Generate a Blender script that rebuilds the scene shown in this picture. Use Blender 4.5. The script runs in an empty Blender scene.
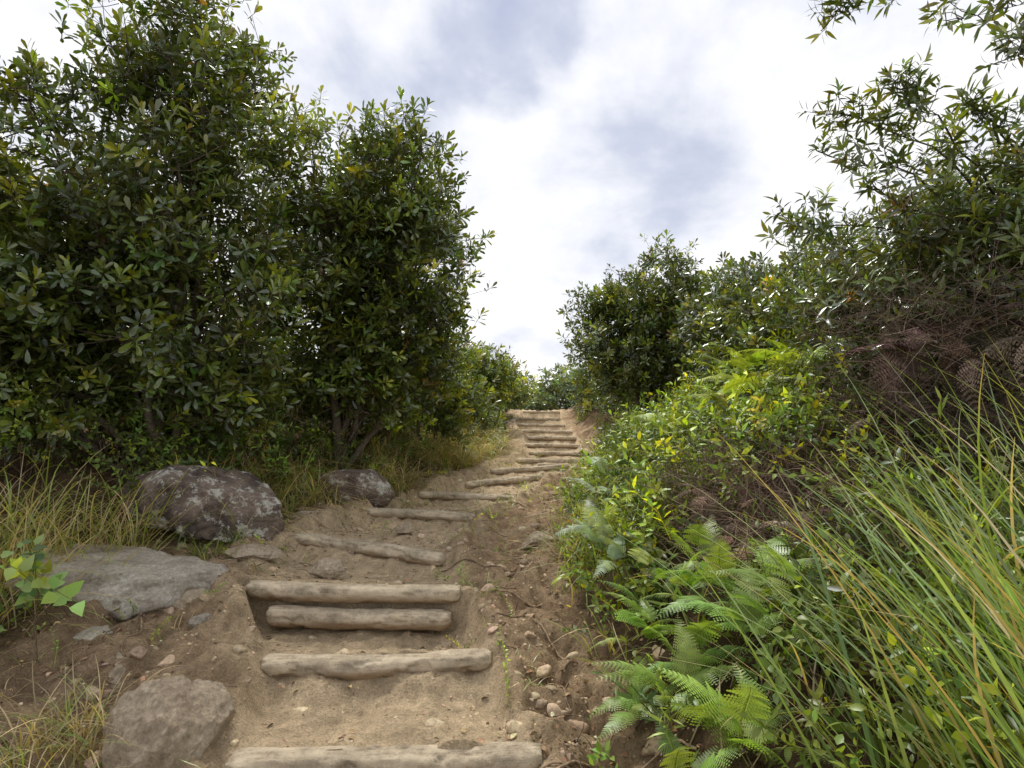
import bpy, math, numpy as np
from mathutils import Vector, Matrix
rng = np.random.default_rng(11)
scene = bpy.context.scene

# ---------------------------------------------------------------- helpers
def ss(a, b, x):
    t = np.clip((x - a) / (b - a), 0, 1)
    return t * t * (3 - 2 * t)

def _hash(ix, iy, iz, seed):
    h = (ix * 374761393 + iy * 668265263 + iz * 1274126177 + seed * 974711) & 0x7fffffff
    h = ((h ^ (h >> 13)) * 1103515245) & 0x7fffffff
    h = (h ^ (h >> 16))
    return (h & 0xffff) / 65535.0

def vnoise(p, seed=0):
    p = np.asarray(p, float)
    i = np.floor(p).astype(np.int64); f = p - i
    f = f * f * (3 - 2 * f)
    r = 0
    for dx in (0, 1):
        wx = f[:, 0] if dx else 1 - f[:, 0]
        for dy in (0, 1):
            wy = f[:, 1] if dy else 1 - f[:, 1]
            for dz in (0, 1):
                wz = f[:, 2] if dz else 1 - f[:, 2]
                r = r + wx * wy * wz * _hash(i[:, 0] + dx, i[:, 1] + dy, i[:, 2] + dz, seed)
    return r

def fbm(p, octv=4, seed=0):
    s = 0; a = .5; tot = 0
    p = np.asarray(p, float)
    for o in range(octv):
        s = s + a * vnoise(p * (2.03 ** o) + o * 17.3, seed + o); tot += a; a *= .5
    return s / tot

def norm(v):
    return v / np.maximum(np.linalg.norm(v, axis=-1, keepdims=True), 1e-9)

def frames(axis, roll):
    z = norm(axis)
    ref = np.where(np.abs(z[:, :1]) > .9, np.array([[0., 1, 0]]), np.array([[1., 0, 0]]))
    x = norm(np.cross(ref, z)); y = np.cross(z, x)
    c = np.cos(roll)[:, None]; s = np.sin(roll)[:, None]
    x2 = x * c + y * s; y2 = -x * s + y * c
    return np.stack([x2, y2, z], axis=2)

class Buf:
    def __init__(s):
        s.V = []; s.F = []; s.C = []; s.M = []; s.n = 0
    def add(s, V, F, C, mat=0):
        V = np.asarray(V, float).reshape(-1, 3); F = np.asarray(F, np.int64).reshape(-1, 3)
        C = np.broadcast_to(np.asarray(C, float), V.shape)
        s.V.append(V); s.F.append(F + s.n); s.C.append(C); s.M.append(np.full(len(F), mat, np.int32)); s.n += len(V)
    def inst(s, T, pos, rot, scl, col, mat=0):
        V, F, C = T
        N = len(pos)
        if N == 0: return
        W = np.einsum('nij,kj->nki', rot, V) * np.asarray(scl).reshape(-1, 1, 1) + pos[:, None, :]
        FF = F[None] + (np.arange(N) * len(V))[:, None, None]
        CC = C[None] * col[:, None, :]
        s.add(W.reshape(-1, 3), FF.reshape(-1, 3), CC.reshape(-1, 3), mat)
    def tubes(s, P, R, sides, col, mat=0):
        P = np.asarray(P, float); N, K, _ = P.shape
        if N == 0: return
        R = np.broadcast_to(R, (N, K))
        d = P[:, -1] - P[:, 0]
        fr = frames(d, np.zeros(N))
        a = np.arange(sides) / sides * 2 * np.pi
        off = fr[:, None, :, 0] * np.cos(a)[None, :, None] + fr[:, None, :, 1] * np.sin(a)[None, :, None]
        V = P[:, :, None, :] + off[:, None] * R[:, :, None, None]
        idx = np.arange(N * K * sides).reshape(N, K, sides)
        A = idx[:, :-1]; B = idx[:, 1:]
        A2 = np.roll(A, -1, axis=2); B2 = np.roll(B, -1, axis=2)
        F = np.concatenate([np.stack([A, A2, B2], -1).reshape(-1, 3), np.stack([A, B2, B], -1).reshape(-1, 3)])
        s.add(V.reshape(-1, 3), F, col, mat)
    def build(s, name, mats, smooth=True):
        V = np.concatenate(s.V); F = np.concatenate(s.F); C = np.concatenate(s.C); M = np.concatenate(s.M)
        me = bpy.data.meshes.new(name)
        me.vertices.add(len(V)); me.vertices.foreach_set('co', V.astype(np.float32).ravel())
        me.loops.add(len(F) * 3); me.loops.foreach_set('vertex_index', F.astype(np.int32).ravel())
        me.polygons.add(len(F)); me.polygons.foreach_set('loop_start', np.arange(0, len(F) * 3, 3, dtype=np.int32))
        me.polygons.foreach_set('loop_total', np.full(len(F), 3, np.int32))
        me.polygons.foreach_set('material_index', M)
        me.polygons.foreach_set('use_smooth', np.full(len(F), smooth))
        at = me.attributes.new('Col', 'FLOAT_COLOR', 'POINT')
        at.data.foreach_set('color', np.concatenate([C, np.ones((len(C), 1))], 1).astype(np.float32).ravel())
        me.update(calc_edges=True)
        for m in mats: me.materials.append(m)
        ob = bpy.data.objects.new(name, me); scene.collection.objects.link(ob)
        return ob

# ---------------------------------------------------------------- materials
def newmat(name):
    m = bpy.data.materials.new(name); m.use_nodes = True
    nt = m.node_tree; nt.nodes.clear()
    return m, nt, nt.nodes, nt.links

def leaf_mat(name, rough=.42, trans=.3, gloss=.06, edge=.13):
    m, nt, N, L = newmat(name)
    out = N.new('ShaderNodeOutputMaterial'); att = N.new('ShaderNodeAttribute'); att.attribute_name = 'Col'
    p = N.new('ShaderNodeBsdfDiffuse'); L.new(att.outputs['Color'], p.inputs['Color'])
    vm2 = N.new('ShaderNodeVectorMath'); vm2.operation = 'MULTIPLY'; vm2.inputs[1].default_value = (2.2, 2.0, .7)
    L.new(att.outputs['Color'], vm2.inputs[0])
    t = N.new('ShaderNodeBsdfTranslucent'); L.new(vm2.outputs[0], t.inputs['Color'])
    mx = N.new('ShaderNodeMixShader'); mx.inputs[0].default_value = trans
    L.new(p.outputs[0], mx.inputs[1]); L.new(t.outputs[0], mx.inputs[2])
    g = N.new('ShaderNodeBsdfGlossy'); g.inputs['Roughness'].default_value = rough; g.inputs['Color'].default_value = (.95, 1, 1, 1)
    lw = N.new('ShaderNodeLayerWeight'); lw.inputs['Blend'].default_value = .35
    mr = N.new('ShaderNodeMapRange'); mr.inputs[3].default_value = gloss; mr.inputs[4].default_value = gloss + edge; L.new(lw.outputs['Facing'], mr.inputs[0])
    m2 = N.new('ShaderNodeMixShader'); L.new(mr.outputs[0], m2.inputs[0]); L.new(mx.outputs[0], m2.inputs[1]); L.new(g.outputs[0], m2.inputs[2])
    L.new(m2.outputs[0], out.inputs[0])
    return m

def rough_mat(name, scale=30, bump=.4, dist=.01, rough=.9, lo=.6, hi=1.35, det=4):
    m, nt, N, L = newmat(name)
    out = N.new('ShaderNodeOutputMaterial'); att = N.new('ShaderNodeAttribute'); att.attribute_name = 'Col'
    tc = N.new('ShaderNodeTexCoord'); no = N.new('ShaderNodeTexNoise'); no.inputs['Scale'].default_value = scale
    no.inputs['Detail'].default_value = det; no.inputs['Roughness'].default_value = .65
    L.new(tc.outputs['Object'], no.inputs['Vector'])
    mr = N.new('ShaderNodeMapRange'); mr.inputs[1].default_value = .3; mr.inputs[2].default_value = .7
    mr.inputs[3].default_value = lo; mr.inputs[4].default_value = hi
    L.new(no.outputs['Fac'], mr.inputs[0])
    vm = N.new('ShaderNodeVectorMath'); vm.operation = 'SCALE'
    L.new(att.outputs['Color'], vm.inputs[0]); L.new(mr.outputs[0], vm.inputs['Scale'])
    p = N.new('ShaderNodeBsdfDiffuse')
    L.new(vm.outputs[0], p.inputs['Color'])
    if bump:
        b = N.new('ShaderNodeBump'); b.inputs['Strength'].default_value = bump; b.inputs['Distance'].default_value = dist
        L.new(no.outputs['Fac'], b.inputs['Height']); L.new(b.outputs[0], p.inputs['Normal'])
    L.new(p.outputs[0], out.inputs[0])
    return m

M_leaf = leaf_mat('glossy_leaf', .28, .25, .055, .12)
M_soft = leaf_mat('soft_leaf', .42, .30, .022, .08)
M_grass = leaf_mat('grass_blade', .38, .35, .03, .1)
M_dry = rough_mat('dry_leaf', 40, 0, .003, det=1)
M_bark = rough_mat('bark', 45, 0, .01, det=1)

def ground_mat():
    m, nt, N, L = newmat('soil')
    out = N.new('ShaderNodeOutputMaterial'); att = N.new('ShaderNodeAttribute'); att.attribute_name = 'Col'
    tc = N.new('ShaderNodeTexCoord')
    def noise(sc, det, ro=.6):
        n = N.new('ShaderNodeTexNoise'); n.inputs['Scale'].default_value = sc; n.inputs['Detail'].default_value = det
        n.inputs['Roughness'].default_value = ro; L.new(tc.outputs['Object'], n.inputs['Vector']); return n
    n1 = noise(10, 9, .76); n2 = noise(95, 4, .75)
    def mr(src, a, b, c, d):
        r = N.new('ShaderNodeMapRange'); r.inputs[1].default_value = a; r.inputs[2].default_value = b
        r.inputs[3].default_value = c; r.inputs[4].default_value = d; L.new(src, r.inputs[0]); return r.outputs[0]
    def mul(a, b):
        k = N.new('ShaderNodeMath'); k.operation = 'MULTIPLY'; L.new(a, k.inputs[0]); L.new(b, k.inputs[1]); return k.outputs[0]
    f = mul(mr(n1.outputs['Fac'], .3, .7, .60, 1.30), mr(n2.outputs['Fac'], .3, .7, .64, 1.30))
    vm = N.new('ShaderNodeVectorMath'); vm.operation = 'SCALE'; L.new(att.outputs['Color'], vm.inputs[0]); L.new(f, vm.inputs['Scale'])
    p = N.new('ShaderNodeBsdfDiffuse'); L.new(vm.outputs[0], p.inputs['Color'])
    b1 = N.new('ShaderNodeBump'); b1.inputs['Strength'].default_value = 1; b1.inputs['Distance'].default_value = .07
    L.new(n1.outputs['Fac'], b1.inputs['Height'])
    b2 = N.new('ShaderNodeBump'); b2.inputs['Strength'].default_value = 1; b2.inputs['Distance'].default_value = .009
    L.new(n2.outputs['Fac'], b2.inputs['Height']); L.new(b1.outputs[0], b2.inputs['Normal'])
    L.new(b2.outputs[0], p.inputs['Normal']); L.new(p.outputs[0], out.inputs[0])
    return m
M_soil = ground_mat()

def log_mat():
    m, nt, N, L = newmat('weathered_log')
    out = N.new('ShaderNodeOutputMaterial'); tc = N.new('ShaderNodeTexCoord')
    mp = N.new('ShaderNodeMapping'); mp.inputs['Scale'].default_value = (2.5, 34, 34); L.new(tc.outputs['Object'], mp.inputs[0])
    n = N.new('ShaderNodeTexNoise'); n.inputs['Scale'].default_value = 1; n.inputs['Detail'].default_value = 8; n.inputs['Roughness'].default_value = .7
    L.new(mp.outputs[0], n.inputs['Vector'])
    n2 = N.new('ShaderNodeTexNoise'); n2.inputs['Scale'].default_value = 18; n2.inputs['Detail'].default_value = 9; n2.inputs['Roughness'].default_value = .78; L.new(tc.outputs['Object'], n2.inputs['Vector'])
    n4 = N.new('ShaderNodeTexNoise'); n4.inputs['Scale'].default_value = 5; n4.inputs['Detail'].default_value = 6; n4.inputs['Roughness'].default_value = .7; L.new(tc.outputs['Object'], n4.inputs['Vector'])
    r = N.new('ShaderNodeValToRGB'); e = r.color_ramp.elements
    e[0].position = .34; e[0].color = (.22, .165, .115, 1); e[1].position = .58; e[1].color = (.56, .465, .34, 1)
    L.new(n.outputs['Fac'], r.inputs[0])
    r2 = N.new('ShaderNodeValToRGB'); e = r2.color_ramp.elements
    e[0].position = .40; e[0].color = (0, 0, 0, 1); e[1].position = .57; e[1].color = (.85, .85, .85, 1)
    L.new(n2.outputs['Fac'], r2.inputs[0])
    mx = N.new('ShaderNodeMix'); mx.data_type = 'RGBA'; L.new(r2.outputs[0], mx.inputs[0]); L.new(r.outputs[0], mx.inputs[6]); mx.inputs[7].default_value = (.62, .52, .38, 1)
    # broad damp stains
    r4 = N.new('ShaderNodeMapRange'); r4.inputs[1].default_value = .36; r4.inputs[2].default_value = .60; r4.inputs[3].default_value = .62; r4.inputs[4].default_value = 1.08; L.new(n4.outputs['Fac'], r4.inputs[0])
    vs = N.new('ShaderNodeVectorMath'); vs.operation = 'SCALE'; L.new(mx.outputs[2], vs.inputs[0]); L.new(r4.outputs[0], vs.inputs['Scale'])
    # soil caked on the lower flank of each log
    sp = N.new('ShaderNodeSeparateXYZ'); L.new(tc.outputs['Object'], sp.inputs[0])
    ad = N.new('ShaderNodeMath'); ad.operation = 'MULTIPLY_ADD'; L.new(n2.outputs['Fac'], ad.inputs[0]); ad.inputs[1].default_value = -.10; L.new(sp.outputs[2], ad.inputs[2])
    mr = N.new('ShaderNodeMapRange'); mr.inputs[1].default_value = -.04; mr.inputs[2].default_value = -.075; L.new(ad.outputs[0], mr.inputs[0])
    mx2 = N.new('ShaderNodeMix'); mx2.data_type = 'RGBA'; L.new(mr.outputs[0], mx2.inputs[0]); L.new(vs.outputs[0], mx2.inputs[6]); mx2.inputs[7].default_value = (.37, .27, .175, 1)
    p = N.new('ShaderNodeBsdfDiffuse')
    L.new(mx2.outputs[2], p.inputs['Color'])
    b = N.new('ShaderNodeBump'); b.inputs['Strength'].default_value = .8; b.inputs['Distance'].default_value = .008
    L.new(n.outputs['Fac'], b.inputs['Height'])
    b2 = N.new('ShaderNodeBump'); b2.inputs['Strength'].default_value = 1; b2.inputs['Distance'].default_value = .020
    L.new(n2.outputs['Fac'], b2.inputs['Height']); L.new(b.outputs[0], b2.inputs['Normal']); L.new(b2.outputs[0], p.inputs['Normal'])
    L.new(p.outputs[0], out.inputs[0]); return m
M_log = log_mat()

def rock_mat(name, base, dark, lichen, lich_pos=.6):
    m, nt, N, L = newmat(name)
    out = N.new('ShaderNodeOutputMaterial'); tc = N.new('ShaderNodeTexCoord')
    def noise(sc, det=8, ro=.65):
        n = N.new('ShaderNodeTexNoise'); n.inputs['Scale'].default_value = sc; n.inputs['Detail'].default_value = det
        n.inputs['Roughness'].default_value = ro; L.new(tc.outputs['Object'], n.inputs['Vector']); return n
    n1 = noise(4); n2 = noise(5.5, 10, .78); n3 = noise(48, 5, .75)
    r = N.new('ShaderNodeValToRGB'); e = r.color_ramp.elements
    e[0].position = .38; e[0].color = (*dark, 1); e[1].position = .6; e[1].color = (*base, 1); L.new(n1.outputs['Fac'], r.inputs[0])
    r2 = N.new('ShaderNodeValToRGB'); e = r2.color_ramp.elements
    e[0].position = lich_pos; e[0].color = (0, 0, 0, 1); e[1].position = lich_pos + .05; e[1].color = (.9, .9, .9, 1); L.new(n2.outputs['Fac'], r2.inputs[0])
    mx = N.new('ShaderNodeMix'); mx.data_type = 'RGBA'; L.new(r2.outputs[0], mx.inputs[0]); L.new(r.outputs[0], mx.inputs[6]); mx.inputs[7].default_value = (*lichen, 1)
    mr = N.new('ShaderNodeMapRange'); mr.inputs[1].default_value = .3; mr.inputs[2].default_value = .7; mr.inputs[3].default_value = .6; mr.inputs[4].default_value = 1.35
    L.new(n3.outputs['Fac'], mr.inputs[0])
    vm = N.new('ShaderNodeVectorMath'); vm.operation = 'SCALE'; L.new(mx.outputs[2], vm.inputs[0]); L.new(mr.outputs[0], vm.inputs['Scale'])
    p = N.new('ShaderNodeBsdfPrincipled'); p.inputs['Roughness'].default_value = .85; p.inputs['Specular IOR Level'].default_value = .3
    L.new(vm.outputs[0], p.inputs['Base Color'])
    b = N.new('ShaderNodeBump'); b.inputs['Strength'].default_value = 1; b.inputs['Distance'].default_value = .05; L.new(n2.outputs['Fac'], b.inputs['Height'])
    b2 = N.new('ShaderNodeBump'); b2.inputs['Strength'].default_value = .7; b2.inputs['Distance'].default_value = .008; L.new(n3.outputs['Fac'], b2.inputs['Height'])
    L.new(b.outputs[0], b2.inputs['Normal']); L.new(b2.outputs[0], p.inputs['Normal']); L.new(p.outputs[0], out.inputs[0]); return m

# ---------------------------------------------------------------- terrain
# log steps: (xl, yl, zl, xr, yr, zr, fall of soil under the log, radius)  z = top of the log
LOGS = [
 (-1.13, 2.40, .020,  .12, 2.44, .045, .15, .060),
 (-1.30, 3.09, .140, -.11, 3.13, .16, .18, .060),
 (-1.70, 3.78, .360, -.33, 3.72, .335, .30, .060),
 (-1.84, 4.95, .470, -.52, 4.42, .395, .17, .062),
 (-1.52, 6.09, .530, -.36, 5.89, .495, .16, .060),
 (-1.17, 7.29, .580,  .04, 7.09, .555, .15, .060),
 (-.66, 8.25, .610,   .43, 8.62, .710, .15, .062),
 (-.36, 9.36, .725,   .95, 9.62, .810, .15, .060),
 ( .08, 10.90, .840, 1.30, 10.86, .825, .15, .062),
 ( .36, 12.10, .940, 1.60, 12.02, .920, .15, .062),
 ( .30, 13.30, 1.085, 1.58, 13.22, 1.06, .16, .062),
 ( .40, 14.86, 1.24, 1.66, 14.86, 1.23, .16, .064),
 ( .22, 16.35, 1.42, 1.72, 16.33, 1.40, .16, .066),
 ( .19, 18.05, 1.63, 1.68, 18.03, 1.61, .17, .066),
 ( .10, 20.05, 1.88, 1.69, 20.00, 1.86, .17, .068),
 ( .43, 22.5, 2.21, 1.90, 22.5, 2.20, .17, .068),
]
LG = np.array(LOGS)
ym = (LG[:, 1] + LG[:, 4]) / 2; zm = (LG[:, 2] + LG[:, 5]) / 2
BY = np.concatenate([[-300, -60, -20, 0, 1.5], ym, [24.5, 30, 45, 90, 300]])
BZ = np.concatenate([[-14, -6, -2.4, -.28, -.1], zm - .055, [2.27, 2.25, 1.6, -3, -14]])
EY = [1.5, 2, 3, 4.4, 6, 7, 8.5, 9.5, 12, 15, 20, 25]
def redge(y): return np.interp(y, EY, [.38, .38, .48, .45, .62, .8, 1.04, 1.4, 1.95, 2.1, 2.15, 2.4])
def ledge(y): return np.interp(y, [1.5, 2, 3, 4, 5, 6, 7, 8, 10, 12, 15, 20, 25], [-2.1, -2.2, -2.6, -2.5, -2.3, -1.95, -1.5, -1.2, -.6, -.2, -.1, -.1, 0])
def lend(y): return np.interp(y, ym, LG[:, 0])
def rend(y): return np.interp(y, ym, LG[:, 3])

def T(x, y, detail=True):
    x = np.asarray(x, float).ravel(); y = np.asarray(y, float).ravel()
    base = np.interp(y, BY, BZ)
    zs = base.copy()
    ys, zz = [], []
    P = np.stack([x, y, np.zeros_like(x)], 1)
    wob = (fbm(P * 3.1, 3, 61) - .5)
    for g in LOGS:
        t = np.clip((x - g[0]) / (g[3] - g[0]), -.15, 1.15)
        ys.append(g[1] + (g[4] - g[1]) * t); zz.append(g[2] + (g[5] - g[2]) * t)
    m = y < ys[0]
    dist = ys[0] - y
    zs[m] = (zz[0] - LOGS[0][6] - dist * .10 + (LOGS[0][6] - .085) * ss(.2, .03, dist + wob * .12))[m]
    for i in range(len(LOGS) - 1):
        m = (y >= ys[i]) & (y < ys[i + 1])
        t = np.clip((y - ys[i]) / np.maximum(ys[i + 1] - ys[i], .01), 0, 1); dist = ys[i + 1] - y
        st = zz[i] - .012; low = np.minimum(st - .03, zz[i + 1] - LOGS[i + 1][6])
        under = zz[i + 1] - (.088 if i != 1 else .27)
        v = st + (low - st) * np.clip(t / .55, 0, 1)
        v = v + np.maximum(under - v, 0) * ss(.26, .03, dist + wob * .18)
        zs[m] = v[m]
    m = y >= ys[-1]
    zs[m] = base[m]
    xl = lend(y); xr = rend(y)
    w = ss(-.10, .08, x - xl + wob * .1) * ss(-.10, .08, xr - x + wob * .1) * ss(24, 22.6, y)
    dL = xl - x; dR = x - xr; d = x - redge(y); dl = ledge(y) - x
    near = ss(26, 18, y)
    r1 = fbm(P * 2.4, 4, 3) - .5; r2 = fbm(P * 8, 4, 9); ridge = 1 - np.abs(r2 * 2 - 1) * 2
    rough = r1 * .26 + (r2 - .5) * .22 + ridge * .02
    side = base - .02 + rough - near * .07 * np.exp(-((dR - .38) / .25) ** 2) * (dR > -.3)
    side = side + near * .10 * np.exp(-((dL - .12) / .22) ** 2) * ss(2.0, 3.2, y) + near * .06 * np.exp(-((dR - .02) / .12) ** 2)
    z = w * (zs + (fbm(P * 5, 3, 5) - .5) * .07 + (fbm(P * 14, 3, 6) - .5) * .05) + (1 - w) * side
    z = z + .12 * ss(.1, 1.0, dL) + .18 * ss(.5, 1.5, dL) * ss(3.5, 5, y) + .30 * ss(0, 1.6, dl)
    z = z + .38 * ss(-.08, .7, d) + .42 * ss(.7, 2.4, d)
    far = ss(6, 60, np.abs(x - .5))
    z = z + far * ((fbm(P * .03, 3, 21) - .5) * 6 - 1.5 - .0)
    return z

def axis_grid(segs):
    out = []
    for a, b, s in segs:
        out.append(np.linspace(a, b, max(2, int(round((b - a) / s))), endpoint=False))
    out.append([segs[-1][1]])
    return np.concatenate(out)
gx = axis_grid([(-300, -60, 12), (-60, -12, 2), (-12, -4, .3), (-4, -2.6, .05), (-2.6, 1.0, .018), (1, 3, .06), (3, 6, .12), (6, 14, .4), (14, 60, 2), (60, 300, 12)])
gy = axis_grid([(-300, -40, 13), (-40, -2, 2), (-2, 1.6, .2), (1.6, 5.5, .016), (5.5, 8, .03), (8, 14, .06), (14, 26, .12), (26, 60, 1), (60, 300, 12)])
GX, GY = np.meshgrid(gx, gy, indexing='xy')
X = GX.ravel(); Y = GY.ravel(); Z = T(X, Y)
P = np.stack([X, Y, np.zeros_like(X)], 1)
# soil colours
sand = np.array([.62, .48, .315]); brown = np.array([.43, .31, .195]); red = np.array([.40, .275, .17]); humus = np.array([.12, .085, .05])
d = X - redge(Y); dl = ledge(Y) - X; dR = X - rend(Y); dL = lend(Y) - X
n1 = fbm(P * 1.7, 4, 31); n2 = fbm(P * 6, 5, 41); n3 = fbm(P * 20, 3, 51)
w_in = ss(-.35, .15, -dL + (n2 - .5) * .5) * ss(-.2, .12, -dR + (n2 - .5) * .35)
f = np.clip(w_in * .95 - .3 * ss(.5, .68, n2) + .5 * ss(.42, .6, n1) * ss(3.2, 3.9, Y + X * .2) + .2 * ss(.5, .65, n2), 0, 1)
C = brown + (sand - brown) * f[:, None]
rr = (ss(.0, .3, dR) * ss(.40, .55, n2) * .8)[:, None]; C = C * (1 - rr) + red * rr
lw = (ss(.3, .9, dL) * ss(4.2, 3.2, Y) * .6 * ss(.4, .55, n1))[:, None]; C = C * (1 - lw) + np.array([.27, .19, .125]) * lw
hm = np.clip(ss(-.15, .3, d + (n2 - .5) * .7) + ss(-.25, .4, dl + (n2 - .5) * .9), 0, 1)[:, None]
C = C * (1 - hm) + humus * hm
C = C * (.66 + .38 * n2 + .36 * n3)[:, None]
mask = ((d < .15) & (dl < .2) & (Y > -6) & (Y < 25))
nx = len(gx); ny = len(gy)
ii = np.arange(nx * ny).reshape(ny, nx)
Q = np.stack([ii[:-1, :-1], ii[:-1, 1:], ii[1:, 1:], ii[1:, :-1]], -1).reshape(-1, 4)
qm = mask[Q].all(1)
def sub(name, q):
    used = np.unique(q); re = np.zeros(nx * ny, np.int64); re[used] = np.arange(len(used)); q = re[q]
    b = Buf(); b.add(np.stack([X, Y, Z], 1)[used], np.concatenate([q[:, [0, 1, 2]], q[:, [0, 2, 3]]]), C[used])
    return b.build(name, [M_soil])
sub('dirt_path', Q[qm]); sub('ground', Q[~qm])

# ---------------------------------------------------------------- log steps
def make_log(xl, yl, zl, xr, yr, zr, r, seed):
    a = np.array([xl, yl, zl - r]); b = np.array([xr, yr, zr - r]); Lg = np.linalg.norm(b - a)
    K = 120; S = 36
    t = np.linspace(0, 1, K); ang = np.arange(S) / S * 2 * np.pi
    TT, AA = np.meshgrid(t, ang, indexing='ij')
    xx = (TT - .5) * Lg
    lr = np.random.default_rng(seed)
    q = np.stack([xx * 3, np.cos(AA) * 1.2, np.sin(AA) * 1.2], -1).reshape(-1, 3)
    q2 = np.stack([xx * 2.0, np.cos(AA) * 7, np.sin(AA) * 7], -1).reshape(-1, 3)
    q3 = np.stack([xx * 14, np.cos(AA) * 2.5, np.sin(AA) * 2.5], -1).reshape(-1, 3)
    rad = r * (1.04 + .24 * (fbm(q + seed * 7.1, 3, seed) - .5) + .14 * (fbm(q2 + seed, 3, seed + 5) - .5) + .30 * (fbm(q3 + seed, 4, seed + 8) - .5)).reshape(K, S)
    chip = fbm(q3 * .6 + seed * 3, 3, seed + 12).reshape(K, S); rad = rad * (1 - .20 * ss(.58, .66, chip))
    rad = rad * (1.05 - .10 * TT)
    endd = np.minimum(TT, 1 - TT) * Lg + (fbm(q2 * .5, 2, seed) .reshape(K, S) - .5) * .07
    rad = rad * (.6 + .4 * np.sqrt(np.clip(endd / .05, 0, 1)))
    bend = np.sin(TT * np.pi) * lr.uniform(-.03, .03) + np.sin(TT * 9 + seed) * .004
    zz = np.sin(AA) * rad; top = r * .68; zz = np.where(zz > top, top + (zz - top) * .35, zz) + r * .14
    V = np.stack([xx, np.cos(AA) * rad * 1.12 + bend, zz + np.sin(TT * 5 + seed) * .006], -1).reshape(-1, 3)
    idx = np.arange(K * S).reshape(K, S); A = idx[:-1]; B = idx[1:]; A2 = np.roll(A, -1, 1); B2 = np.roll(B, -1, 1)
    F = np.concatenate([np.stack([A, B, B2], -1).reshape(-1, 3), np.stack([A, B2, A2], -1).reshape(-1, 3)])
    V = np.concatenate([V, [[-Lg / 2 - .004, 0, 0], [Lg / 2 + .004, 0, 0]]]); n = K * S
    F = np.concatenate([F, np.stack([np.full(S, n), idx[0], np.roll(idx[0], -1)], 1), np.stack([np.full(S, n + 1), np.roll(idx[-1], -1), idx[-1]], 1)])
    bf = Buf(); bf.add(V, F, (.5, .4, .28)); ob = bf.build('log_step', [M_log])
    ob.location = (a + b) / 2
    dv = Vector(b - a); ob.rotation_euler = dv.to_track_quat('X', 'Z').to_euler()
for i, g in enumerate(LOGS):
    make_log(*g[:6], g[7], i + 1)
make_log(-1.52, 3.675, .225, -.38, 3.635, .21, .066, 40)      # lower log of the double step
make_log(.45, 9.95, .80, 1.25, 9.9, .79, .05, 41)

# ---------------------------------------------------------------- rocks
_ico = {}
def ico(sub_):
    if sub_ not in _ico:
        import bmesh
        bm = bmesh.new(); bmesh.ops.create_icosphere(bm, subdivisions=sub_, radius=1)
        V = np.array([v.co[:] for v in bm.verts]); F = np.array([[v.index for v in f.verts] for f in bm.faces]); bm.free()
        _ico[sub_] = (V, F)
    return _ico[sub_]
def rock_shape(sub_, seed, facets=13, amp=.45):
    V, F = ico(sub_); r = np.random.default_rng(seed)
    V = V * (1 + amp * (fbm(V * 1.3 + seed * 3.3, 3, seed) - .5))[:, None]
    for k in range(facets):
        n = r.normal(size=3); n /= np.linalg.norm(n); off = r.uniform(.5, .85)
        dd = V @ n - off; V = V - np.clip(dd, 0, None)[:, None] * n * .93
    V = V * 1.12
    V = V * (1 + .16 * (fbm(V * 4 + seed, 4, seed + 2) - .5) + .07 * (fbm(V * 13, 3, seed) - .5))[:, None]
    return V, F
M_rockd = rock_mat('dark_lichen_rock', (.27, .205, .165), (.085, .062, .054), (.64, .62, .55), .53)
M_rockg = rock_mat('grey_rock', (.55, .49, .405), (.33, .28, .225), (.66, .62, .54), .56)
M_rockt = rock_mat('tan_rock', (.54, .44, .325), (.37, .29, .205), (.62, .53, .41), .59)
def boulder(loc, rad, rot, seed, mat, name='boulder', sub_=6):
    V, F = rock_shape(sub_, seed)
    b = Buf(); b.add(V * np.array(rad), F, (.3, .3, .3)); ob = b.build(name, [mat]); ob.location = loc; ob.rotation_euler = rot
boulder((-2.54, 4.92, .70), (.60, .46, .35), (0, .08, .1), 3, M_rockd)
boulder((-2.50, 3.80, .27), (.62, .46, .33), (0, .10, .2), 8, M_rockg)
boulder((-1.42, 2.48, -.03), (.24, .26, .28), (0, .1, .6), 12, M_rockt)
boulder((-1.68, 6.4, .66), (.50, .32, .25), (0, 0, .1), 17, M_rockd)
boulder((-1.32, 4.12, .35), (.13, .09, .07), (0, 0, .4), 19, M_rockt)
boulder((2.15, 12.2, 1.05), (.38, .3, .22), (0, 0, .1), 23, M_rockg)
boulder((-1.9, 5.45, .5), (.2, .14, .1), (0, 0, .9), 29, M_rockt)
boulder((-2.0, 3.0, .1), (.16, .12, .09), (0, 0, 1.9), 33, M_rockt)
boulder((-1.95, 4.3, .42), (.2, .12, .08), (0, .1, .2), 35, M_rockt)
boulder((.22, 5.0, .38), (.16, .12, .09), (0, 0, .2), 31, M_rockt)
boulder((-1.95, 3.55, .28), (.11, .09, .08), (0, .1, 1.2), 36, M_rockt)
boulder((-1.78, 3.35, .22), (.09, .07, .06), (0, .1, 2.2), 38, M_rockg)
boulder((-2.25, 3.15, .2), (.12, .09, .08), (0, .1, .2), 39, M_rockg)
boulder((-1.62, 2.95, .1), (.08, .06, .05), (0, .1, .7), 43, M_rockt)
boulder((-1.0, 5.35, .42), (.12, .09, .06), (0, .1, 1.2), 37, M_rockt)
M_peb = rough_mat('pebble', 60, .6, .004)
pb = Buf(); tm = []
for k in range(6):
    V, F = rock_shape(3, 100 + k, 8, .6); V = V * np.array([1, .8, .6]); tm.append((V, F, np.ones_like(V)))
N = 3600
py = 1.7 + 9 * rng.random(N) ** 1.5; side = rng.random(N)
px = np.where(side < .4, rend(py) + rng.normal(.25, .25, N), np.where(side < .85, lend(py) - np.abs(rng.normal(.1, .6, N)), lend(py) + rng.random(N) * (rend(py) - lend(py))))
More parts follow.
